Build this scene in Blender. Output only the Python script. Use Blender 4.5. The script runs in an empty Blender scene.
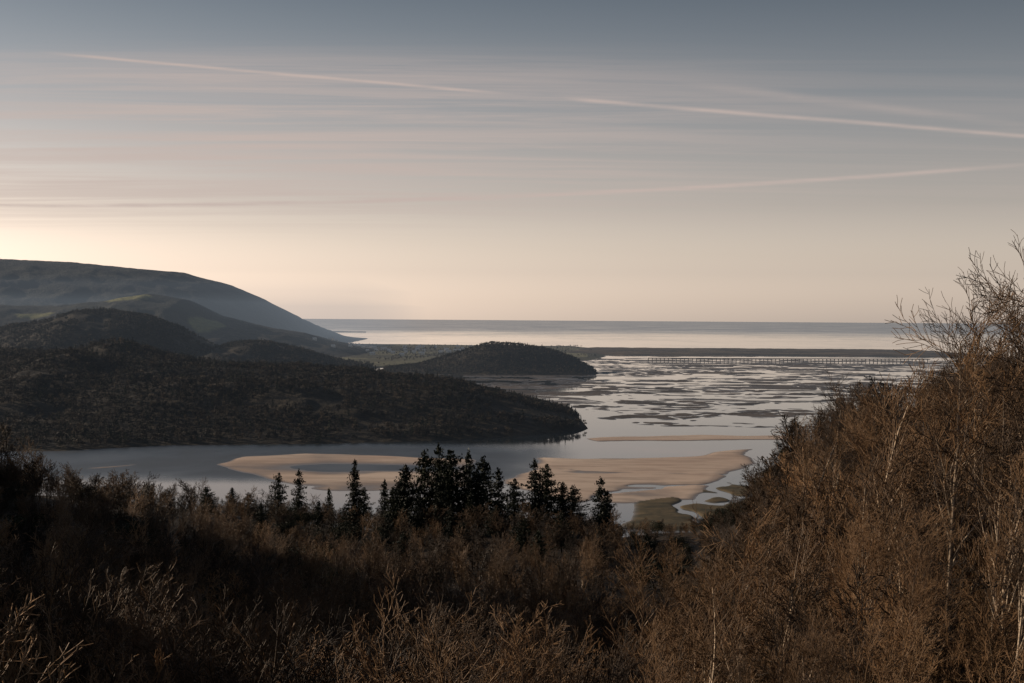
import bpy, math, random
import numpy as np
from mathutils import Vector, Matrix
random.seed(7); rng=np.random.default_rng(7)
scene=bpy.context.scene
SUN_AZ=math.radians(-66); SUN_EL=math.radians(16.5)

# ---------------------------------------------------------------- noise
def _hash(ix,iy,seed):
    n=(ix.astype(np.int64)*374761393+iy.astype(np.int64)*668265263+seed*982451653)&0xffffffff
    n=((n^(n>>13))*1274126177)&0xffffffff
    n=(n^(n>>16))&0xffffffff
    return n/2147483648.0-1.0
def vnoise(x,y,seed=0):
    ix=np.floor(x);iy=np.floor(y);fx=x-ix;fy=y-iy
    fx=fx*fx*fx*(fx*(fx*6-15)+10);fy=fy*fy*fy*(fy*(fy*6-15)+10)
    a=_hash(ix,iy,seed);b=_hash(ix+1,iy,seed);c=_hash(ix,iy+1,seed);d=_hash(ix+1,iy+1,seed)
    return (a*(1-fx)+b*fx)*(1-fy)+(c*(1-fx)+d*fx)*fy
def fbm(x,y,seed=0,oct=4,gain=.5):
    s=0;a=1;t=0
    for i in range(oct):
        s=s+a*vnoise(x,y,seed+i*17);t+=a;a*=gain
        x,y=(x*1.6-y*1.2)+13.1,(x*1.2+y*1.6)+7.7
    return s/t
def sstep(a,b,x):
    t=np.clip((x-a)/(b-a),0,1);return t*t*(3-2*t)
def poly_sd(x,y,P):
    """positive inside"""
    d=np.full(x.shape,1e18);ins=np.zeros(x.shape,bool);n=len(P)
    for i in range(n):
        ax,ay=P[i];bx,by=P[(i+1)%n]
        ex,ey=bx-ax,by-ay;wx,wy=x-ax,y-ay
        t=np.clip((wx*ex+wy*ey)/(ex*ex+ey*ey),0,1)
        d=np.minimum(d,(wx-ex*t)**2+(wy-ey*t)**2)
        c=((ay<=y)&(by>y))|((by<=y)&(ay>y))
        xi=ax+(y-ay)/(by-ay if by!=ay else 1e-9)*ex
        ins^=c&(x<xi)
    d=np.sqrt(d);return np.where(ins,d,-d)

# ---------------------------------------------------------------- terrain
def ridge(x,y,xs,hs,yc,wf,wb):
    xs=np.array(xs,float)
    H=np.interp(x,xs,hs)
    yc=np.interp(x,xs,yc) if hasattr(yc,'__len__') else yc
    dy=y-yc
    u=np.clip(np.where(dy<0,-dy/wf,dy/wb),0,1)
    return H*(.5+.5*np.cos(np.pi*u)),u*np.where(dy<0,1,.3)
BANK1=[(-242,1145),(-235,1228),(-178,1255),(-96,1219),(-27,1193),(-22,998),(-112,986),(-173,1016),(-217,1073)]
BANK2=[(25,1218),(121,1246),(228,1318),(205,1193),(165,1060),(125,953),(32,900),(-12,1060)]
STRIP=[(70,1440),(90,1462),(170,1478),(300,1500),(300,1440),(160,1415),(87,1405)]
BAR=[(-340,1104),(-322,1135),(-303,1156),(-300,1146),(-318,1112)]
FLAT=[(-240,3900),(-180,3050),(-60,2350),(50,1900),(95,1530),(500,1530),(900,2200),(1500,4300),(1500,4500),(-200,4500)]
LOWL=[(-2500,3600),(-420,3300),(-250,3500),(-40,4150),(230,4200),(330,4700),(380,5600),(300,6300),(-800,6500),(-2500,6800)]
SPIT=[(150,4950),(420,4800),(1000,4900),(1700,4850),(1700,6000),(900,6000),(300,5950)]
FARS=[(-1800,11800),(-1250,11900),(-1150,12100),(-1800,12600)]
MARSH=[(70,940),(140,1020),(185,1100),(215,1190),(330,1400),(520,1400),(400,800),(60,820)]
def terrain(x,y):
    n1=fbm(x/420,y/420,3,5); n2=fbm(x/90,y/90,9,4); n3=fbm(x/190,y/190,29,4)
    wx=x+n2*14; wy=y+fbm(x/120,y/120,33,3)*40
    base=np.full(x.shape,-4.0)
    sd=poly_sd(x+n2*40,y+n1*120,FLAT)
    big=fbm(x/420+4.3,y/300,56,3)
    ft=fbm(x/260+.9*n2,y/105+.5*n1,51,6,.62)
    ch1=np.abs(fbm(x/240+.4*n2,y/210,77,4));ch2=np.abs(fbm(x/85,y/90+.3*n3,78,4));ch3=np.abs(fbm(x/150+.5*n2,y/70,79,4))
    lvl=.60+1.0*ft+.9*big-2.0*np.exp(-(ch1/.095)**2)-1.2*np.exp(-(ch2/.065)**2)-1.3*np.exp(-(ch3/.07)**2)
    flats=np.where(sd>0,0,-4)+np.clip(lvl,-1.2,.6)*sstep(0,60,sd)-1.2*(1-sstep(0,60,sd))
    z=np.maximum(base,flats)
    sand=np.zeros(x.shape)
    n5=fbm(x/48,y/38,37,4)
    def bank(P,h,soft,k=.35):
        s=poly_sd(wx,wy,P)
        return np.where(s>-soft*3,-1.5+(1.5+h)*sstep(-soft,soft*1.2,s)+k*n2*sstep(0,soft,s),-4)
    b1=bank(BANK1,.5,11,.6)-.9*np.exp(-((x+115)/85)**2-((y-1140)/36)**2)*(1+.6*n2)-.45*np.clip(n5,0,1)*sstep(1200,1100,y)
    b2=bank(BANK2,.85,14,.5)-1.1*np.exp(-(fbm(x/110,y/60,38,3)/.05)**2)*sstep(1190,1060,y)-.7*np.clip(n5+.1,0,1)*sstep(1150,1020,y)
    b3=bank(STRIP,.6,8,.2); b4=bank(BAR,.35,5,.1)
    bb=np.maximum(np.maximum(b1,b2),np.maximum(b3,b4))
    sand=np.where(bb>z,1.,0.); z=np.maximum(z,bb)
    m=poly_sd(wx,wy,MARSH)
    ms=np.where(m>-30,-1.5+2.3*sstep(-12,14,m)-2.6*np.exp(-(fbm(x/45,y/80,91,3)/.09)**2)*sstep(240,150,x),-4)
    grass=np.where(ms>z,1.,0.); z=np.maximum(z,ms)
    ll=poly_sd(wx,wy+n1*60,LOWL); lz=np.where(ll>-40,-1.5+5*sstep(-30,60,ll)+1.0*n1,-4)
    field=np.where(lz>z,1.,0.); z=np.maximum(z,lz)
    sp=poly_sd(wx,wy+n1*60,SPIT); sz=np.where(sp>-60,-1.5+6.0*sstep(-50,60,sp)+3*np.abs(n2),-4)
    dune=np.where(sz>z,1.,0.); z=np.maximum(z,sz)
    fs=poly_sd(x,y+n1*60,FARS); z=np.maximum(z,np.where(fs>0,5.,-4))
    A=ridge(x,y,[-9000,-4500,-2340,-2100,-1883,-1518,-1335,-1197,-1083,-1015,-930,-800],[420,410,376,366,353,321,275,216,152,106,40,0],6500,1900,2500)
    B=ridge(x,y,[-2600,-1900,-1494,-1329,-1196,-1081,-982,-866,-701,-569,-470],[140,160,150,170,193,176,125,100,67,31,0],4700,850,1100)
    C=ridge(x,y,[-2500,-1500,-1188,-1095,-1002,-944,-863,-794,-724,-689,-631,-573,-492,-399,-300],[60,70,84,102,130,136,122,96,56,40,57,60,40,12,0],3300,650,600)
    dx=[-2600,-1400,-756,-661,-594,-551,-481,-400,-276,-205,-138,-74,-14,32,65,92]
    dyc=[2300,2200,2100,2080,2060,2050,2000,1950,1850,1800,1750,1700,1660,1620,1585,1560]
    ysh=np.interp(x,[-2000,-756,-404,-319,-167,-60,29,84],[1150,1110,1150,1235,1285,1355,1440,1520])
    yc=np.interp(x,dx,dyc)
    D=ridge(x,y,dx,[90,72,66,58,70,76,57,50,50,49,42,40,29,17,8,0],dyc,np.maximum(yc-ysh,30),500)
    E=ridge(x,y,[-330,-222,-165,-96,-50,18,87,144,180,197],[0,11,27,50,63,60,48,29,8,0],3250,260,330)
    G=ridge(x,y,[330,400,500,600,900,3000],[0,15,86,105,150,250],1350,520,230)
    hill=np.zeros(x.shape)
    for (H,u),amp in ((A,18),(B,18),(C,22),(D,22),(E,7),(G,6)):
        slope=sstep(2,34,H)
        fo=.28+1.0*np.sin(np.pi*np.clip(u,0,1))
        rid=(1-2*np.abs(n3))
        Hn=H+slope*amp*fo*(n2*.35+n1*.35+rid*.55-.25)+slope*amp*.12*n2-4*np.exp(-(H/3.)**2)
        m_=Hn>z
        hill=np.where(m_&(H>1.5),1.,hill)
        z=np.maximum(z,Hn)
    # near hillside the viewer stands on
    d=np.hypot(x,y);ang=np.arctan2(x,y);t=np.tan(np.clip(ang,-1.25,1.25))
    fb=np.interp(d,[0,5,20,50,100,200,310,400,450,700,800,1000,2000],[118.3,115.5,110,103,96,84,73,61,52,2,-4,-6,-6])
    rise=np.interp(t,[-3,-1.5,-.9,-.6,-.36,-.24,-.1,.05,.08,.13,.17,.2,.24,.3,.36,.6,1.5],[.41,.36,.342,.19,.052,.022,0,0,-.010,-.004,.034,.076,.10,.118,.132,.19,.24])  # leftmost values raise an added, out-of-view ridge that shades the lower-left foreground
    eff=np.minimum(d,220)*(1-sstep(230,620,d))
    F=fb+rise*eff
    wb=sstep(1.3,2.2,np.abs(ang))
    F=F*(1-wb)+(118.3+.22*np.minimum(d,900))*wb
    F=F+sstep(15,80,d)*(n2*2.0+1.8*fbm(x/22,y/22,5,3))*sstep(900,500,d)
    fg=np.where((F>z)&(F>.5),1.,0.); z=np.maximum(z,F)
    hill=np.where(fg>0,0,hill)
    past=np.zeros(x.shape)
    for cx,cy,rx,ry in ((-1270,4620,60,70),(-1200,4600,30,50),(-960,4480,45,80),(-1500,4450,60,30)):
        past=np.maximum(past,sstep(1.15,.85,np.hypot((x-cx)/rx,(y-cy)/ry)+.5*n2))
    grass=np.where((hill>0)|(fg>0),0,grass);dune=np.where(hill>0,0,dune);field=np.where(hill>0,0,field);sand=np.where((hill>0)|(fg>0),0,sand)
    return z,dict(hill=hill,fg=fg,marsh=grass,dune=dune,field=field,sand=sand,pasture=past)

def grid_axis():
    a=[np.linspace(-math.pi,-.42,60,endpoint=False),np.linspace(-.42,.42,760,endpoint=False),np.linspace(.42,math.pi,60,endpoint=False)]
    return np.concatenate(a)
angs=grid_axis()
rads=np.concatenate([[.5],np.geomspace(1.5,300,110,endpoint=False),np.geomspace(300,7000,760,endpoint=False),np.geomspace(7000,16000,50)])
AA,RR=np.meshgrid(angs,rads)
X=RR*np.sin(AA);Y=RR*np.cos(AA)
Z,att=terrain(X,Y)
nr,na=X.shape
co=np.stack([X,Y,Z],-1).reshape(-1,3).astype(np.float32)
i=np.arange(nr-1)[:,None]*na;j=np.arange(na)[None,:];j2=(j+1)%na
faces=np.stack([i+j,i+j2,i+na+j2,i+na+j],-1).reshape(-1,4)
faces=faces[:,::-1]
def mesh_from(name,co,faces,smooth=True,thick=None):
    me=bpy.data.meshes.new(name);n=len(faces);k=faces.shape[1]
    me.vertices.add(len(co));me.vertices.foreach_set('co',np.ascontiguousarray(co,dtype=np.float32).ravel())
    me.loops.add(n*k);me.loops.foreach_set('vertex_index',np.ascontiguousarray(faces,dtype=np.int32).ravel())
    me.polygons.add(n);me.polygons.foreach_set('loop_start',np.arange(0,n*k,k,dtype=np.int32))
    try: me.polygons.foreach_set('loop_total',np.full(n,k,dtype=np.int32))
    except Exception: pass
    me.update(calc_edges=True)
    if thick is not None:
        a=me.attributes.new('thick','FLOAT','POINT');a.data.foreach_set('value',thick.astype(np.float32))
    me.validate()
    me.polygons.foreach_set('use_smooth',np.full(len(me.polygons),smooth))
    return me
def add_obj(name,me,mat=None,link=True):
    o=bpy.data.objects.new(name,me)
    if mat: me.materials.append(mat)
    if link: scene.collection.objects.link(o)
    return o
# ---------------------------------------------------------------- node helpers
class NT:
    def __init__(s,tree): s.t=tree;s.n=tree.nodes;s.l=tree.links
    def new(s,ty,**k):
        n=s.n.new(ty)
        for a,b in k.items(): setattr(n,a,b)
        return n
    def set(s,sock,v):
        if isinstance(v,bpy.types.NodeSocket): s.l.new(v,sock)
        else: sock.default_value=v
    def m(s,op,a,b=None,c=None,clamp=False):
        n=s.new('ShaderNodeMath',operation=op,use_clamp=clamp)
        s.set(n.inputs[0],a)
        if b is not None:s.set(n.inputs[1],b)
        if c is not None:s.set(n.inputs[2],c)
        return n.outputs[0]
    def mix(s,f,a,b,blend='MIX'):
        n=s.new('ShaderNodeMix',data_type='RGBA',blend_type=blend)
        s.set(n.inputs[0],f);s.set(n.inputs[6],a);s.set(n.inputs[7],b)
        return n.outputs[2]
    def rng(s,v,a,b,c=0.,d=1.,smooth=True):
        n=s.new('ShaderNodeMapRange',interpolation_type='SMOOTHSTEP' if smooth else 'LINEAR')
        s.set(n.inputs[0],v);n.inputs[1].default_value=a;n.inputs[2].default_value=b;n.inputs[3].default_value=c;n.inputs[4].default_value=d
        return n.outputs[0]
    def noise(s,vec,scale,detail=4,rough=.55,dist=0.):
        n=s.new('ShaderNodeTexNoise')
        s.l.new(vec,n.inputs['Vector']);n.inputs['Scale'].default_value=scale;n.inputs['Detail'].default_value=detail
        n.inputs['Roughness'].default_value=rough;n.inputs['Distortion'].default_value=dist
        return n.outputs['Fac']
    def mapping(s,vec,scale=(1,1,1),rot=(0,0,0),loc=(0,0,0)):
        n=s.new('ShaderNodeMapping');s.l.new(vec,n.inputs[0]);n.inputs[1].default_value=loc;n.inputs[2].default_value=rot;n.inputs[3].default_value=scale
        return n.outputs[0]
def new_mat(name):
    m=bpy.data.materials.new(name);m.use_nodes=True
    nt=NT(m.node_tree);b=m.node_tree.nodes['Principled BSDF']
    return m,nt,b
def C(r,g,b): return (r,g,b,1)
# ---------------------------------------------------------------- terrain material
mt,nt,b=new_mat('terrain_ground')
geo=nt.new('ShaderNodeNewGeometry');pos=geo.outputs['Position']
sep=nt.new('ShaderNodeSeparateXYZ');nt.l.new(pos,sep.inputs[0]);zz=sep.outputs[2]
def attr(n):
    a=nt.new('ShaderNodeAttribute');a.attribute_name=n;return a.outputs['Fac']
nA=nt.noise(pos,1/160.,6,.6);nB=nt.noise(pos,1/18.,5,.65);nC=nt.noise(pos,1/2.5,4,.6)
mud=nt.mix(nt.rng(nA,.35,.65),C(.045,.04,.037),C(.11,.092,.08))
sandc=nt.mix(nt.rng(nA,.35,.65),C(.44,.33,.26),C(.56,.45,.36))
streakn=nt.noise(nt.mapping(pos,(1/60.,1/14.,.0)),1.,5,.65)
sandc=nt.mix(nt.m('MULTIPLY',nt.rng(streakn,.42,.66),.5),sandc,C(.25,.19,.15))
dry=nt.rng(zz,.02,.6)
sandc=nt.mix(dry,C(.15,.12,.10),sandc)
col=nt.mix(attr('sand'),mud,sandc)
marsh=nt.mix(nt.rng(nB,.35,.65),C(.05,.045,.028),C(.12,.09,.05))
col=nt.mix(attr('marsh'),col,marsh)
vor=nt.new('ShaderNodeTexVoronoi');nt.l.new(nt.mapping(pos,(1/260.,1/420.,.0)),vor.inputs['Vector']);vor.inputs['Scale'].default_value=1
vsep=nt.new('ShaderNodeSeparateColor');nt.l.new(vor.outputs['Color'],vsep.inputs[0])
fieldc=nt.mix(vsep.outputs[0],C(.03,.03,.02),C(.16,.15,.085))
fieldc=nt.mix(nt.rng(nB,.5,.6),fieldc,C(.03,.028,.02))
col=nt.mix(attr('field'),col,fieldc)
dunec=nt.mix(nt.rng(nA,.4,.6),C(.035,.028,.02),C(.10,.075,.05))
col=nt.mix(attr('dune'),col,dunec)
woodc=nt.mix(nt.rng(nB,.35,.68),C(.012,.011,.009),C(.045,.036,.024))
moor=nt.mix(nt.rng(nA,.42,.62),C(.012,.013,.012),C(.028,.028,.02))
pasture=nt.mix(nt.rng(nB,.3,.7),C(.13,.13,.05),C(.20,.19,.075))
up=nt.m('MULTIPLY',nt.rng(zz,80,160),nt.rng(sep.outputs[1],4000,4300))
woodc=nt.mix(up,woodc,moor)
woodc=nt.mix(nt.m('MULTIPLY',attr('pasture'),.9),woodc,pasture)
col=nt.mix(attr('hill'),col,woodc)
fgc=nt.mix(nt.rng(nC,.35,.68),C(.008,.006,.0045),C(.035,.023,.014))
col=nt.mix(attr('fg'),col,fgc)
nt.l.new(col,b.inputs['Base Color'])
wet=nt.m('MULTIPLY',nt.rng(zz,.6,-.05),nt.m('SUBTRACT',1.,nt.m('MAXIMUM',attr('hill'),attr('fg'))))
nt.l.new(nt.rng(wet,0,1,.85,.28,False),b.inputs['Roughness'])
nt.l.new(nt.rng(wet,0,1,.1,.45,False),b.inputs['Specular IOR Level'])
hb=nt.m('MULTIPLY',nt.m('MULTIPLY_ADD',nB,9.,nt.m('MULTIPLY',nC,1.0)),nt.m('MAXIMUM',attr('hill'),nt.m('MULTIPLY',attr('fg'),.15)))
bp=nt.new('ShaderNodeBump');bp.inputs['Strength'].default_value=.8;bp.inputs['Distance'].default_value=1.;nt.l.new(hb,bp.inputs['Height']);nt.l.new(bp.outputs[0],b.inputs['Normal'])
me=mesh_from('terrain',co,faces)
for k,v in att.items():
    a=me.attributes.new(k,'FLOAT','POINT');a.data.foreach_set('value',v.ravel().astype(np.float32))
add_obj('terrain',me,mt)
# ---------------------------------------------------------------- water
mw,nt,b=new_mat('sea_water')
geo=nt.new('ShaderNodeNewGeometry');pos=geo.outputs['Position']
sp_=nt.new('ShaderNodeSeparateXYZ');nt.l.new(pos,sp_.inputs[0])
b.inputs['Base Color'].default_value=C(.015,.022,.028);b.inputs['IOR'].default_value=1.6
w1=nt.noise(nt.mapping(pos,(1/900.,1/1500.,1)),1,5,.6,.4)
w2=nt.noise(nt.mapping(pos,(1/90.,1/160.,1)),1,4,.55)
r=nt.m('ADD',nt.rng(w1,.38,.62,.01,.06),nt.rng(w2,.4,.65,0,.03))
openr=nt.m('MULTIPLY',nt.rng(sp_.outputs[1],8000,17000),.17)
river=nt.m('MULTIPLY',nt.m('MULTIPLY',nt.rng(sp_.outputs[1],1420,1280),nt.rng(sp_.outputs[1],1000,1100)),nt.rng(sp_.outputs[0],90,-40))
riv=nt.m('MULTIPLY',river,nt.rng(w2,.3,.65,.30,.42))
r=nt.m('ADD',r,nt.m('ADD',openr,riv))
nt.l.new(r,b.inputs['Roughness'])
rip=nt.noise(nt.mapping(pos,(1/3.,1/5.,1)),1,3,.6)
bp=nt.new('ShaderNodeBump');nt.l.new(nt.m('MULTIPLY_ADD',river,.6,.02),bp.inputs['Strength']);bp.inputs['Distance'].default_value=.3;nt.l.new(rip,bp.inputs['Height']);nt.l.new(bp.outputs[0],b.inputs['Normal'])
wc=np.array([(-90000,300,0),(90000,300,0),(90000,140000,0),(-90000,140000,0)],float)
add_obj('sea_water',mesh_from('sea_water',wc,np.array([[0,1,2,3]])),mw)

# ---------------------------------------------------------------- vegetation meshes
def tube_mesh(name,segs,sides=3):
    S=np.array(segs,float)
    p0=S[:,:3];p1=S[:,3:6];r0=S[:,6];r1=S[:,7]
    d=p1-p0;L=np.linalg.norm(d,axis=1,keepdims=True)+1e-9;d=d/L
    ref=np.where(np.abs(d[:,2:3])>.9,np.array([[1.,0,0]]),np.array([[0,0,1.]]))
    u=np.cross(d,ref);u/=np.linalg.norm(u,axis=1,keepdims=True);v=np.cross(d,u)
    vs=[]
    for ring,(p,r) in enumerate(((p0,r0),(p1,r1))):
        for k in range(sides):
            a=2*math.pi*k/sides
            vs.append(p+(u*math.cos(a)+v*math.sin(a))*r[:,None])
    V=np.stack(vs,1).reshape(-1,3)
    T=np.repeat(r0[:,None],2*sides,1).ravel()
    base=np.arange(len(S))[:,None]*2*sides
    F=[]
    for k in range(sides):
        k2=(k+1)%sides
        F.append(np.concatenate([base+k,base+k2,base+sides+k2,base+sides+k],1))
    return V,np.concatenate(F,0),T
def rv(s=1.): return Vector((random.gauss(0,s),random.gauss(0,s),random.gauss(0,s)))
def grow(segs,p,d,L,r,level,maxl,kids,up,tw,wind):
    n=max(2,int([9,5,3,2,2][level]));pts=[p.copy()];dd=d.copy()
    rr=[r]
    for k in range(n):
        dd=(dd+rv([.06,.11,.14,.16,.2][level])+Vector((wind,0,up))*.12).normalized()
        q=p+dd*(L/n); r2=max(tw,r*(1-(k+1)/n*.8))
        segs.append((*p,*q,rr[-1],r2));p=q;pts.append(p.copy());rr.append(r2)
    if level<maxl:
        c=kids[level]
        for k in range(c):
            f=.22+.78*(k+random.random())/c if level==0 else .15+.85*(k+random.random())/c
            idx=min(n-1,int(f*n));fr=f*n-idx
            q=pts[idx].lerp(pts[idx+1],min(1,fr))
            ax=(pts[idx+1]-pts[idx]).normalized()
            side=ax.cross(rv()).normalized()
            sp=random.uniform(.38,.8)
            nd=(ax*(1-sp*.35)+side*sp).normalized()
            ll=L*random.uniform(.3,.5)*(1.15-.6*f) if level==0 else L*random.uniform(.4,.65)*(1.1-.5*f)
            grow(segs,q,nd,ll,max(tw,rr[idx]*.5),level+1,maxl,kids,up,tw,wind)
def bare_tree(name,H,stems,kids,r,tw,spread,seed,mat,up=.5,maxl=3,wind=.25,link=False):
    random.seed(seed);segs=[]
    for s in range(stems):
        a=random.uniform(0,6.28);sp=spread*random.uniform(.2,1)
        d=Vector((math.cos(a)*sp,math.sin(a)*sp,1)).normalized()
        grow(segs,Vector((math.cos(a)*.15*spread,math.sin(a)*.15*spread,-.3)),d,H*random.uniform(.75,1.05),r*random.uniform(.7,1),0,maxl,kids,up,tw,wind)
    V,F,T=tube_mesh(name,segs)
    zmax=V[:,2].max();V=V*(H/zmax)
    return add_obj(name,mesh_from(name,V,F,True,T),mat,link)
def twig_mat(name,c1,c2,bark=None,pw=1.3,t0=.012,t1=.03,spec=.3):
    m,nt,b=new_mat(name)
    oi=nt.new('ShaderNodeObjectInfo')
    f=nt.m('POWER',oi.outputs['Random'],pw)
    col=nt.mix(f,c1,c2)
    if bark is not None:
        a=nt.new('ShaderNodeAttribute');a.attribute_name='thick'
        tc=nt.new('ShaderNodeTexCoord');n2=nt.noise(tc.outputs['Object'],5.,3,.7)
        bk=nt.mix(nt.rng(n2,.42,.6),nt.mix(.55,bark,C(.05,.04,.03)),bark)
        col=nt.mix(nt.rng(a.outputs['Fac'],t0,t1),col,bk)
    nt.l.new(col,b.inputs['Base Color']);b.inputs['Roughness'].default_value=.6
    b.inputs['Specular IOR Level'].default_value=spec
    return m
m_twig=twig_mat('bare_twigs',C(.024,.016,.011),C(.34,.205,.105),C(.30,.22,.14),pw=2.0,spec=.15)
m_wood=twig_mat('woodland_twigs',C(.018,.013,.010),C(.16,.10,.055),pw=1.7,spec=.15)
m_birch=twig_mat('birch_bark',C(.045,.03,.02),C(.26,.16,.085),C(.42,.33,.24),pw=1.4,t0=.016,t1=.04,spec=.2)
m_brack=twig_mat('dead_bracken',C(.05,.03,.016),C(.14,.085,.042),spec=.1)
m_green=twig_mat('evergreen_leaves',C(.008,.011,.007),C(.024,.028,.013),spec=.08)
m_pine=twig_mat('pine_needles',C(.009,.014,.010),C(.024,.031,.016),spec=.12)
m_far=twig_mat('winter_woodland',C(.011,.0105,.009),C(.10,.073,.047),pw=2.1,spec=.1)
def coll(objs,name):
    c=bpy.data.collections.new(name)
    for o in objs:c.objects.link(o)
    return c
shr=[bare_tree('shrub_form',5.,random.choice([4,5,6]),[9,4,4],.045,.0105,.45,100+k,m_twig,up=.7) for k in range(6)]
shf=[bare_tree('woodland_shrub_form',6.,3,[9,5,3],.07,.02,.35,150+k,m_wood,up=.5) for k in range(4)]
brk=[bare_tree('bracken_form',1.2,20,[6,4],.010,.008,1.1,200+k,m_brack,up=-.1,maxl=2) for k in range(2)]
bir=[bare_tree('young_birch_form',8.,2,[18,6,4],.085,.011,.25,300+k,m_birch,up=.6) for k in range(4)]
def leaf_cloud(n,fn,size):
    P=np.array([fn() for _ in range(n)],float)
    a=rng.normal(size=(n,3));a/=np.linalg.norm(a,axis=1,keepdims=True)
    b_=np.cross(a,rng.normal(size=(n,3)));b_/=np.linalg.norm(b_,axis=1,keepdims=True)
    s=size*rng.uniform(.5,1.3,(n,1))
    V=np.stack([P+a*s,P+b_*s*.6,P-a*s*.9-b_*s*.2],1).reshape(-1,3)
    return V,np.arange(3*n).reshape(-1,3)
def join(parts):
    V=[];F3=[];off=0
    for p in parts:
        v,f=p[0],p[1]
        if f.shape[1]==4: f=np.concatenate([f[:,[0,1,2]],f[:,[0,2,3]]],0)
        V.append(v);F3.append(f+off);off+=len(v)
    return np.concatenate(V),np.concatenate(F3)
def green_bush(name,seed):
    random.seed(seed);lobes=[(random.gauss(0,.8),random.gauss(0,.8),random.uniform(.6,2.3),random.uniform(.5,1.0)) for _ in range(12)]
    def fn():
        l=random.choice(lobes);v=rv().normalized()*l[3]*random.uniform(.6,1.1);return (l[0]+v.x,l[1]+v.y,max(.05,l[2]+v.z))
    p=leaf_cloud(3600,fn,.10)
    segs=[];[grow(segs,Vector((0,0,-.2)),Vector((random.gauss(0,.4),random.gauss(0,.4),1)).normalized(),2.6,.04,0,1,[6],.4,.008,0) for _ in range(4)]
    V,F=join([p,tube_mesh('',segs)])
    return add_obj(name,mesh_from(name,V,F,False),m_green,False)
grn=[green_bush('evergreen_bush_form',400+k) for k in range(2)]
def far_tree(name,seed,conif=False):
    random.seed(seed)
    lobes=[(random.gauss(0,1.5),random.gauss(0,1.5),random.uniform(3.2,6.6),random.uniform(1.,1.9)) for _ in range(7)]
    def fn():
        if conif:
            h=random.random()**1.3;rad=(1-h)*2.2*random.uniform(.5,1);a=random.uniform(0,6.28);return (rad*math.cos(a),rad*math.sin(a),1+h*9)
        l=random.choice(lobes);v=rv().normalized()*l[3]*random.uniform(.5,1.05);return (l[0]+v.x,l[1]+v.y,l[2]+v.z*.9)
    p=leaf_cloud(260,fn,.55)
    segs=[(0,0,-1.5,0,0,4.5,.22,.12)]
    for k in range(6):
        a=random.uniform(0,6.28);segs.append((0,0,random.uniform(2,4),1.6*math.cos(a),1.6*math.sin(a),random.uniform(5,7),.1,.03))
    V,F=join([p,tube_mesh('',segs)])
    return add_obj(name,mesh_from(name,V,F,False),m_pine if conif else m_far,False)
fars=[far_tree('woodland_tree_form',500+k) for k in range(5)]+[far_tree('woodland_conifer_form',510,True)]
def pine_mesh(name,seed,H=16.,wide=.215,pw=.8,lo=.12,gap=.12,lift=0.):
    random.seed(seed);segs=[];n=22
    p=Vector((0,0,-.5));lx,ly=random.gauss(0,.02),random.gauss(0,.02)
    for k in range(n):
        zk=H*(k+1)/n;q=Vector((lx*zk+random.gauss(0,.04),ly*zk+random.gauss(0,.04),zk));segs.append((*p,*q,.2*(1-k/n)+.015,.2*(1-(k+1)/n)+.012));p=q
    tips=[]
    z=H*lo
    sect=[random.uniform(.6,1.3) for _ in range(9)]
    while z<H*.985:
        f=z/H;R=(1-f)**pw*H*wide*random.uniform(.7,1.2)+.12
        nb=random.choice([3,4,5])
        a0=random.uniform(0,6.28)
        for k in range(nb):
            if random.random()<gap: continue
            a=a0+k*6.283/nb+random.gauss(0,.3);R2=R*random.uniform(.5,1.15)*sect[int((a%6.283)/6.284*9)]
            dirv=Vector((math.cos(a),math.sin(a),lift+random.uniform(.0,.35)-.55*(1-f)))
            b0=Vector((lx*z,ly*z,z))
            e=b0+dirv*R2+Vector((0,0,.12*R2))
            e.z=min(e.z,H)
            segs.append((*b0,*e,.035*(1-f)+.012,.008))
            m=max(3,int(R2*9))
            for j in range(m):
                u=(j+random.random())/m
                w=.32*R2*(1-u)+.12
                c=b0.lerp(e,.10+.92*u)+Vector((random.gauss(0,w*.5),random.gauss(0,w*.5),random.gauss(-.15,.17)))
                tips.append(tuple(c))
        z+=H*random.uniform(.007,.019)
    it=iter(tips)
    pl=leaf_cloud(len(tips),lambda:next(it),.32)
    it2=iter(tips);pl2=leaf_cloud(len(tips),lambda:next(it2),.22)
    V,F=join([pl,pl2,tube_mesh('',segs)])
    return mesh_from(name,V,F,False)
pines=[pine_mesh('pine_form',600,wide=.24),pine_mesh('pine_form',601,wide=.30,gap=.3),pine_mesh('pine_form',602,wide=.21,lo=.2),pine_mesh('pine_form',603,wide=.27,gap=.35)]
bpines=[pine_mesh('broad_pine_form',620+k,H=14,wide=[.36,.30,.38,.33][k],pw=[.66,.78,.60,.72][k],lo=.15,gap=.35,lift=.06) for k in range(4)]
for m_ in pines+bpines:m_.materials.append(m_pine)

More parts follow.
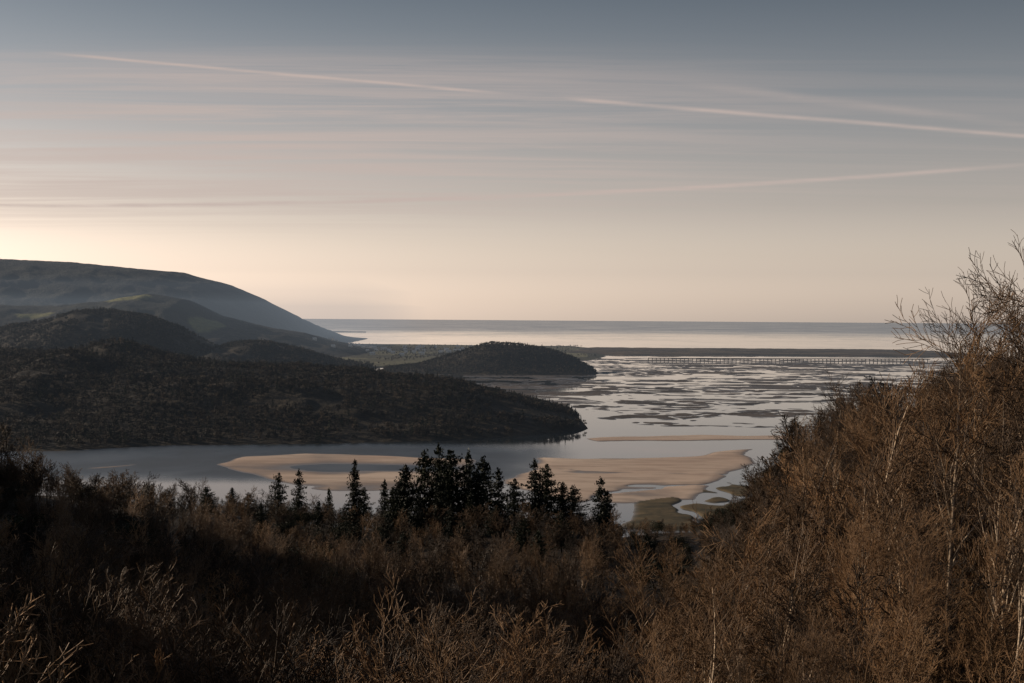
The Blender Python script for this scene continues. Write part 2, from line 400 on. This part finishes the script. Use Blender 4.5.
# ---------------------------------------------------------------- scatter (geometry-nodes instancing)
def scatter(name,P,scale,cl,nvar,tilt=.08):
    n=len(P);me=bpy.data.meshes.new(name);me.vertices.add(n);me.vertices.foreach_set('co',P.astype(np.float32).ravel())
    a=me.attributes.new('iscale','FLOAT_VECTOR','POINT')
    sc=np.stack([scale*rng.uniform(.85,1.2,n),scale*rng.uniform(.85,1.2,n),scale],-1)
    a.data.foreach_set('vector',sc.astype(np.float32).ravel())
    a=me.attributes.new('irot','FLOAT_VECTOR','POINT')
    a.data.foreach_set('vector',np.stack([rng.normal(0,tilt,n),rng.normal(0,tilt,n),rng.uniform(0,6.283,n)],-1).astype(np.float32).ravel())
    a=me.attributes.new('iidx','INT','POINT');a.data.foreach_set('value',rng.integers(0,nvar,n).astype(np.int32))
    o=bpy.data.objects.new(name,me);scene.collection.objects.link(o)
    ng=bpy.data.node_groups.new(name,'GeometryNodeTree')
    ng.interface.new_socket('Geometry',in_out='INPUT',socket_type='NodeSocketGeometry')
    ng.interface.new_socket('Geometry',in_out='OUTPUT',socket_type='NodeSocketGeometry')
    N=ng.nodes;L=ng.links
    gi=N.new('NodeGroupInput');go=N.new('NodeGroupOutput');mp=N.new('GeometryNodeMeshToPoints');ip=N.new('GeometryNodeInstanceOnPoints')
    ci=N.new('GeometryNodeCollectionInfo');ci.inputs['Collection'].default_value=cl;ci.inputs['Separate Children'].default_value=True;ci.inputs['Reset Children'].default_value=True
    def na_(nm,ty):
        q=N.new('GeometryNodeInputNamedAttribute');q.data_type=ty;q.inputs['Name'].default_value=nm;return q.outputs['Attribute']
    L.new(gi.outputs[0],mp.inputs[0]);L.new(mp.outputs[0],ip.inputs['Points']);L.new(ci.outputs[0],ip.inputs['Instance'])
    ip.inputs['Pick Instance'].default_value=True
    L.new(na_('iidx','INT'),ip.inputs['Instance Index'])
    er=N.new('FunctionNodeEulerToRotation');L.new(na_('irot','FLOAT_VECTOR'),er.inputs[0]);L.new(er.outputs[0],ip.inputs['Rotation'])
    L.new(na_('iscale','FLOAT_VECTOR'),ip.inputs['Scale']);L.new(ip.outputs[0],go.inputs[0])
    md=o.modifiers.new('scatter','NODES');md.node_group=ng
    return o
def sample(n,rmin,rmax,amin,amax,power=1.):
    a=rng.uniform(amin,amax,n);r=(rmin**(2*power)+(rmax**(2*power)-rmin**(2*power))*rng.random(n))**(1/(2*power))
    x=r*np.sin(a);y=r*np.cos(a);z,at=terrain(x,y);return x,y,z,at,r
c_shr=coll(shr,'shrub_forms');c_shf=coll(shf,'woodland_shrub_forms');c_brk=coll(brk,'bracken_forms');c_bir=coll(bir,'birch_forms');c_grn=coll(grn,'evergreen_forms');c_far=coll(fars,'woodland_forms')
x,y,z,at,r=sample(950,22,125,-.50,.50,.75)
cl=fbm(x/14,y/14,61,3)
sc=(0.5+.6*rng.random(len(x)))*(1+.9*cl)*np.interp(r,[20,60,150],[.85,1.0,1.1])
scatter('bare_shrub_thicket',np.stack([x,y,z],-1),sc,c_shr,6)
x,y,z,at,r=sample(2800,105,540,-.46,.46,.85)
k=(z>4);x,y,z,r=x[k],y[k],z[k],r[k]
cl=fbm(x/40,y/40,63,3)
tt=x/y
sc=(.5+.6*rng.random(len(x)))*(1+.7*cl)*(1+.4*((x>-80)&(x<25)&(y>200)&(y<305)))*np.where((tt>.07)&(tt<.16)&(y>170),.6,1.)
scatter('bare_woodland',np.stack([x,y,z],-1),sc*.9,c_shf,4)
x,y,z,at,r=sample(420,30,190,-.40,.5,.8)
k=((fbm(x/30,y/30,71,2)+x/60)>-.35)&~((x/y>.07)&(x/y<.16)&(y>110));x,y,z=x[k],y[k],z[k]
scatter('young_birch_thicket',np.stack([x,y,z],-1),rng.uniform(.5,.95,len(x)),c_bir,4,.07)
x,y,z,at,r=sample(700,14,90,-.5,.5,.8)
scatter('dead_bracken',np.stack([x,y,z],-1),rng.uniform(.7,1.4,len(x)),c_brk,2,.15)
x,y,z,at,r=sample(1000,45,480,-.46,.46,.9)
k=(fbm(x/45,y/45,81,2)>.10)&(z>5);x,y,z=x[k],y[k],z[k]
scatter('evergreen_bushes',np.stack([x,y,z],-1),rng.uniform(.6,1.4,len(x)),c_grn,2)
# distant woodland
x=rng.uniform(-900,110,26000);y=rng.uniform(1100,2350,26000);z,at=terrain(x,y)
k=(at['hill']>0)&(z>1.2)&(fbm(x/70,y/70,95,3)>-.38)&(np.abs(x/y)<.42)
P=np.stack([x,y,z],-1)[k];s=rng.uniform(.45,1.15,k.sum())
x=rng.uniform(-290,240,5000);y=rng.uniform(2980,3500,5000);z,at=terrain(x,y);k=(at['hill']>0)&(z>1.5)
P=np.concatenate([P,np.stack([x,y,z],-1)[k]]);s=np.concatenate([s,rng.uniform(.5,1.,k.sum())])
x=rng.uniform(-1400,-280,16000);y=rng.uniform(2600,3500,16000);z,at=terrain(x,y);k=(at['hill']>0)&(z>3)&(fbm(x/90,y/90,97,3)>-.2)&(np.abs(x/y)<.42)
P=np.concatenate([P,np.stack([x,y,z],-1)[k]]);s=np.concatenate([s,rng.uniform(.7,1.2,k.sum())])
x=rng.uniform(330,1100,5000);y=rng.uniform(850,1600,5000);z,at=terrain(x,y);k=(at['hill']>0)&(z>3)&(np.abs(x/y)<.5)
P=np.concatenate([P,np.stack([x,y,z],-1)[k]]);s=np.concatenate([s,rng.uniform(.7,1.,k.sum())])
x=rng.uniform(-1000,300,2600);y=rng.uniform(3400,6200,2600);z,at=terrain(x,y);k=(at['field']>0)&(z>1.5)&(fbm(x/150,y/150,99,2)>.12)
P=np.concatenate([P,np.stack([x,y,z],-1)[k]]);s=np.concatenate([s,rng.uniform(.7,1.1,k.sum())])
scatter('distant_woodland',P,s,c_far,6,.05)

# pine trees: x, y, top height above sea, kind (0 spire, 1 broad)
PT=[(-34.2,310,89.3,0),(-47.7,320,86.0,0),(-54.3,330,84.0,1),(-29.2,330,83,0),(-55.3,300,83,1),(-44.0,345,79,1),(-60.8,310,83,0),
(-22.5,300,89.5,1),(-18.7,305,92.0,1),(-15.7,310,92.8,0),(-12,300,92.6,1),(-9.3,315,91.5,0),(-5.9,310,90.2,1),(-2.7,320,87.0,1),(.7,330,83,1),(-14.3,306,90,1),(-7.5,300,88.5,1),
(5.3,290,91.6,0),(7.4,300,89.5,1),(11.2,300,86,1),(13.8,310,84.0,1),(18.6,290,88.0,0),(20.4,300,84,1),(-25.3,320,84.0,1),(-36.5,350,78.5,1),
(-91.8,260,94,1),(-84,330,81.2,1),(-24,290,86,1),(-14,285,88,1),(-8,280,86,1),(-18,270,86,1),(-11,262,86,1),(-3,270,84,1),(-22,255,85,0),
(2,240,86.5,1),(9,250,86.5,1),(-8,235,86,1),(15,240,85,1),(-16,215,86,1),(4,205,89.0,1),(-30,270,82,1),(-38,280,81.5,1),(-62,290,82,1),(-45,255,84,1),(24,250,82,1)]
for n_,(px,py,tz,kd) in enumerate(PT):
    g=float(terrain(np.array([px]),np.array([py]))[0][0]);h=max(6,tz-g)
    o=bpy.data.objects.new('pine_tree',bpines[n_%4] if kd else pines[n_%4]);scene.collection.objects.link(o)
    s=h/(14. if kd else 16.);w=max(s,.65)*random.uniform(.8,1.15)
    o.location=(px,py,g-.1);o.scale=(w,w*random.uniform(.9,1.1),s);o.rotation_euler=(random.gauss(0,.02),random.gauss(0,.02),random.uniform(0,6.28))
# large birches on the slope
BT=[(18,48,123.2),(20.6,60,122.2),(23.2,64,123.2),(21.8,70,120.6),(22.5,78,118.4),(15.3,45,119.5),(15.1,60,117.5),(13.7,70,116.2),(9.5,40,115.3),(10.5,60,113.8),(6,45,113.2),(5.4,60,111.6),(16.5,38,118.5),(26,80,119.5),(19,85,117.4),(12.5,50,115.5),(17.5,55,119.0),(24.5,58,124.5),(-3,42,112.4),(2,38,112.3),
(15.4,50,121.5),(18.6,56,122.4),(14.3,54,118.8),(6,30,114.3),(9,33,116.0),(11,31,116.8),(3,32,113.4),(12.5,36,117.5),(-2,30,112.6),(20,52,124.2),(8,50,113.9),(21.2,57,124),(17,46,121.5)]
bts=[]
for k in range(5):
    o=bare_tree('birch_form',13.,[1,2,1,3,2][k],[20,8,5,3],.15,.012,.22,700+k,m_birch,up=.5,maxl=3,wind=.25);bts.append(o.data)
for n_,(px,py,tz) in enumerate(BT):
    g=float(terrain(np.array([px]),np.array([py]))[0][0]);h=tz-g
    o=bpy.data.objects.new('birch_tree',bts[n_%5]);scene.collection.objects.link(o)
    s=h/13.;o.scale=(s,s,s);o.rotation_euler=(0,0,random.uniform(-.9,.9))
    o.location=(px,py,g-.1)

# ---------------------------------------------------------------- railway viaduct
def boxes(L):
    V=[];F=[]
    for (x0,x1,y0,y1,z0,z1) in L:
        b_=len(V);V+=[(x0,y0,z0),(x1,y0,z0),(x1,y1,z0),(x0,y1,z0),(x0,y0,z1),(x1,y0,z1),(x1,y1,z1),(x0,y1,z1)]
        F+=[[b_,b_+3,b_+2,b_+1],[b_+4,b_+5,b_+6,b_+7],[b_,b_+1,b_+5,b_+4],[b_+1,b_+2,b_+6,b_+5],[b_+2,b_+3,b_+7,b_+6],[b_+3,b_,b_+4,b_+7]]
    return np.array(V,float),np.array(F)
mv,nt,b=new_mat('viaduct_timber')
tc=nt.new('ShaderNodeTexCoord');nt.l.new(nt.mix(nt.noise(tc.outputs['Object'],.3,3,.6),C(.02,.017,.015),C(.045,.037,.03)),b.inputs['Base Color']);b.inputs['Roughness'].default_value=.8
L=[(0,860,-2,2,6.6,7.8),(0,860,-2.1,-1.95,7.8,8.9),(0,860,1.95,2.1,7.8,8.9)]
for k in range(72): L.append((k*12+.2,k*12+1.7,-1.8,1.8,-3,6.6))
V,F=boxes(L);o=add_obj('railway_viaduct',mesh_from('railway_viaduct',V,F,False),mv);o.location=(400,4180,0);o.rotation_euler=(0,0,math.radians(6))
mh,nt,b=new_mat('house_render')
b.inputs['Base Color'].default_value=C(.6,.57,.52)
V=[];F=[]
for k in range(60):
    cx=random.uniform(-640,-120);cy=random.uniform(4350,5800)
    g=float(terrain(np.array([cx]),np.array([cy]))[0][0])
    if g<1.5 or g>60: continue
    w,dp,h=random.uniform(5,9),4,random.uniform(5,6.5);b0=len(V)
    V+=[(cx-w,cy-dp,g-1),(cx+w,cy-dp,g-1),(cx+w,cy+dp,g-1),(cx-w,cy+dp,g-1),(cx-w,cy-dp,g+h),(cx+w,cy-dp,g+h),(cx+w,cy+dp,g+h),(cx-w,cy+dp,g+h),(cx-w,cy,g+h+3.5),(cx+w,cy,g+h+3.5)]
    for f in ([0,1,5,4],[1,2,6,5],[2,3,7,6],[3,0,4,7],[4,5,9,8],[6,7,8,9],[5,6,9,9],[7,4,8,8]): F.append([b0+q for q in f])
V=np.array(V,float);tri=[]
for f in F:
    tri.append([f[0],f[1],f[2]])
    if f[2]!=f[3]: tri.append([f[0],f[2],f[3]])
if len(tri): add_obj('village_houses',mesh_from('village_houses',V,np.array(tri),False),mh)

# ---------------------------------------------------------------- haze
def haze(name,V,F,sig,colr,k):
    m=bpy.data.materials.new(name);m.use_nodes=True;t=m.node_tree;t.nodes.clear();q=NT(t)
    out=q.new('ShaderNodeOutputMaterial');ab=q.new('ShaderNodeVolumeAbsorption');ab.inputs['Color'].default_value=C(0,0,0);ab.inputs['Density'].default_value=sig
    em=q.new('ShaderNodeEmission');em.inputs['Color'].default_value=C(*colr);em.inputs['Strength'].default_value=sig*k  # haze glows with its own colour in place of scattered daylight
    ad=q.new('ShaderNodeAddShader');t.links.new(ab.outputs[0],ad.inputs[0]);t.links.new(em.outputs[0],ad.inputs[1]);t.links.new(ad.outputs[0],out.inputs['Volume'])
    o=add_obj(name,mesh_from(name,V,F,False),m);return o
V,F=boxes([(-9000,9000,620,9000,-8,430)])
haze('atmospheric_haze',V,F,3.2e-5,(.25,.285,.33),1.)
V,F=boxes([(-5000,-470,3650,8000,-7,185)])
haze('valley_mist',V,F,5.5e-5,(.26,.30,.34),1.)
V,F=boxes([(-4000,-520,4700,7500,-6,260)])
haze('valley_mist',V,F,6.5e-5,(.24,.28,.33),1.)

# ---------------------------------------------------------------- sky and sun
w=bpy.data.worlds.new('World');scene.world=w;w.use_nodes=True;t=w.node_tree;t.nodes.clear();nt=NT(t)
out=nt.new('ShaderNodeOutputWorld');bg=nt.new('ShaderNodeBackground');t.links.new(bg.outputs[0],out.inputs[0]);bg.inputs[1].default_value=.13
sky=nt.new('ShaderNodeTexSky',sky_type='NISHITA');sky.sun_disc=False;sky.sun_elevation=SUN_EL;sky.sun_rotation=SUN_AZ
sky.air_density=1.;sky.dust_density=1.6;sky.ozone_density=1.;sky.altitude=100
tc=nt.new('ShaderNodeTexCoord');s=nt.new('ShaderNodeSeparateXYZ');t.links.new(tc.outputs['Generated'],s.inputs[0])
dx,dy,dz=s.outputs
hs=nt.new('ShaderNodeHueSaturation');hs.inputs['Saturation'].default_value=.35;t.links.new(sky.outputs[0],hs.inputs['Color'])
rp=nt.new('ShaderNodeValToRGB');nt.l.new(nt.m('MULTIPLY',nt.m('MAXIMUM',dz,0.),2.5),rp.inputs[0])
els=rp.color_ramp.elements
els[0].position=0.;els[0].color=C(.82,.675,.595);els[1].position=1.;els[1].color=C(.10,.11,.13)
for p_,c_ in ((.03,(.68,.56,.49)),(.08,(.51,.42,.372)),(.2,(.30,.256,.236)),(.38,(.165,.163,.167)),(.55,(.090,.100,.112))):
    e=els.new(p_);e.color=C(*c_)
skyc=nt.mix(1.,hs.outputs[0],rp.outputs[0],'MULTIPLY')
skyc=nt.mix(1.,skyc,C(3.3,3.3,3.3),'MULTIPLY')
yy=nt.m('MAXIMUM',dy,.02);u=nt.m('DIVIDE',dx,yy);v=nt.m('DIVIDE',dz,yy)
zp=nt.m('ADD',nt.m('MAXIMUM',dz,0.),.04)
cv=nt.new('ShaderNodeCombineXYZ');t.links.new(nt.m('DIVIDE',dx,zp),cv.inputs[0]);t.links.new(nt.m('DIVIDE',dy,zp),cv.inputs[1])
streak=nt.noise(nt.mapping(cv.outputs[0],(.35,2.6,1),(0,0,math.radians(8))),1.0,8,.66,.5)
patch=nt.noise(nt.mapping(cv.outputs[0],(.22,.3,1),(0,0,0),(3.1,1.7,0)),1.,3,.5)
left=nt.rng(u,.30,-.22,.15,1.)
elev=nt.m('MULTIPLY',nt.rng(v,.05,.10),nt.rng(v,.205,.15))
ci=nt.m('MULTIPLY',nt.m('MULTIPLY',nt.m('MULTIPLY_ADD',nt.rng(streak,.36,.66),.95,.18),nt.rng(patch,.25,.6,.6,1.)),nt.m('MULTIPLY',left,elev))
front=nt.rng(dy,.1,.3)
def trail(a,b1,c,w0,amp,u0,u1,blur=.02):
    f=nt.m('ADD',a,nt.m('ADD',nt.m('MULTIPLY',u,b1),nt.m('MULTIPLY',nt.m('MULTIPLY',u,u),c)))
    wob=nt.m('MULTIPLY',nt.m('SUBTRACT',nt.noise(cv.outputs[0],1.3,3,.5),.5),.002)
    d=nt.m('ABSOLUTE',nt.m('SUBTRACT',nt.m('ADD',v,wob),f))
    core=nt.m('POWER',nt.rng(d,w0*2.6,0.,0,1),1.4)
    br=nt.rng(nt.noise(cv.outputs[0],3.,4,.6),.3,.65,.5,1.)
    return nt.m('MULTIPLY',nt.m('MULTIPLY',core,br),nt.m('MULTIPLY',nt.m('MULTIPLY',nt.rng(u,u0,u0+blur),nt.rng(u,u1,u1-blur)),amp))
tr=[trail(.1577,-.078,.01,.0008,.6,-.34,.006,.05),trail(.1577,-.078,.01,.0011,.65,.03,.5,.03),trail(.0862,.047,.06,.0011,.85,-.5,.40,.12),trail(.179,-.1125,0,.0022,.25,.1,.4,.08)]
tot=ci
for q in tr: tot=nt.m('ADD',tot,nt.m('MULTIPLY',q,front))
tot=nt.m('MINIMUM',tot,.95)
skyc=nt.mix(nt.m('MULTIPLY',tot,.85),skyc,C(4.5,3.6,3.2))
t.links.new(skyc,bg.inputs[0])
sd=Vector((math.sin(SUN_AZ)*math.cos(SUN_EL),math.cos(SUN_AZ)*math.cos(SUN_EL),math.sin(SUN_EL)))
li=bpy.data.lights.new('sun','SUN');li.energy=5.;li.angle=math.radians(.5);li.color=(1,.80,.60)
lo=bpy.data.objects.new('sun',li);scene.collection.objects.link(lo);lo.rotation_euler=sd.to_track_quat('Z','Y').to_euler()
# ---------------------------------------------------------------- camera
cam=bpy.data.cameras.new('camera');cam.lens=50;cam.sensor_width=36;cam.clip_start=.5;cam.clip_end=300000
co_=bpy.data.objects.new('camera',cam);scene.collection.objects.link(co_)
R=Matrix.Rotation(math.radians(90-.906),4,'X')@Matrix.Rotation(math.radians(.4),4,'Z')
co_.matrix_world=Matrix.Translation((0,0,120))@R
scene.camera=co_
scene.view_settings.view_transform='Standard';scene.view_settings.look='None';scene.view_settings.exposure=0
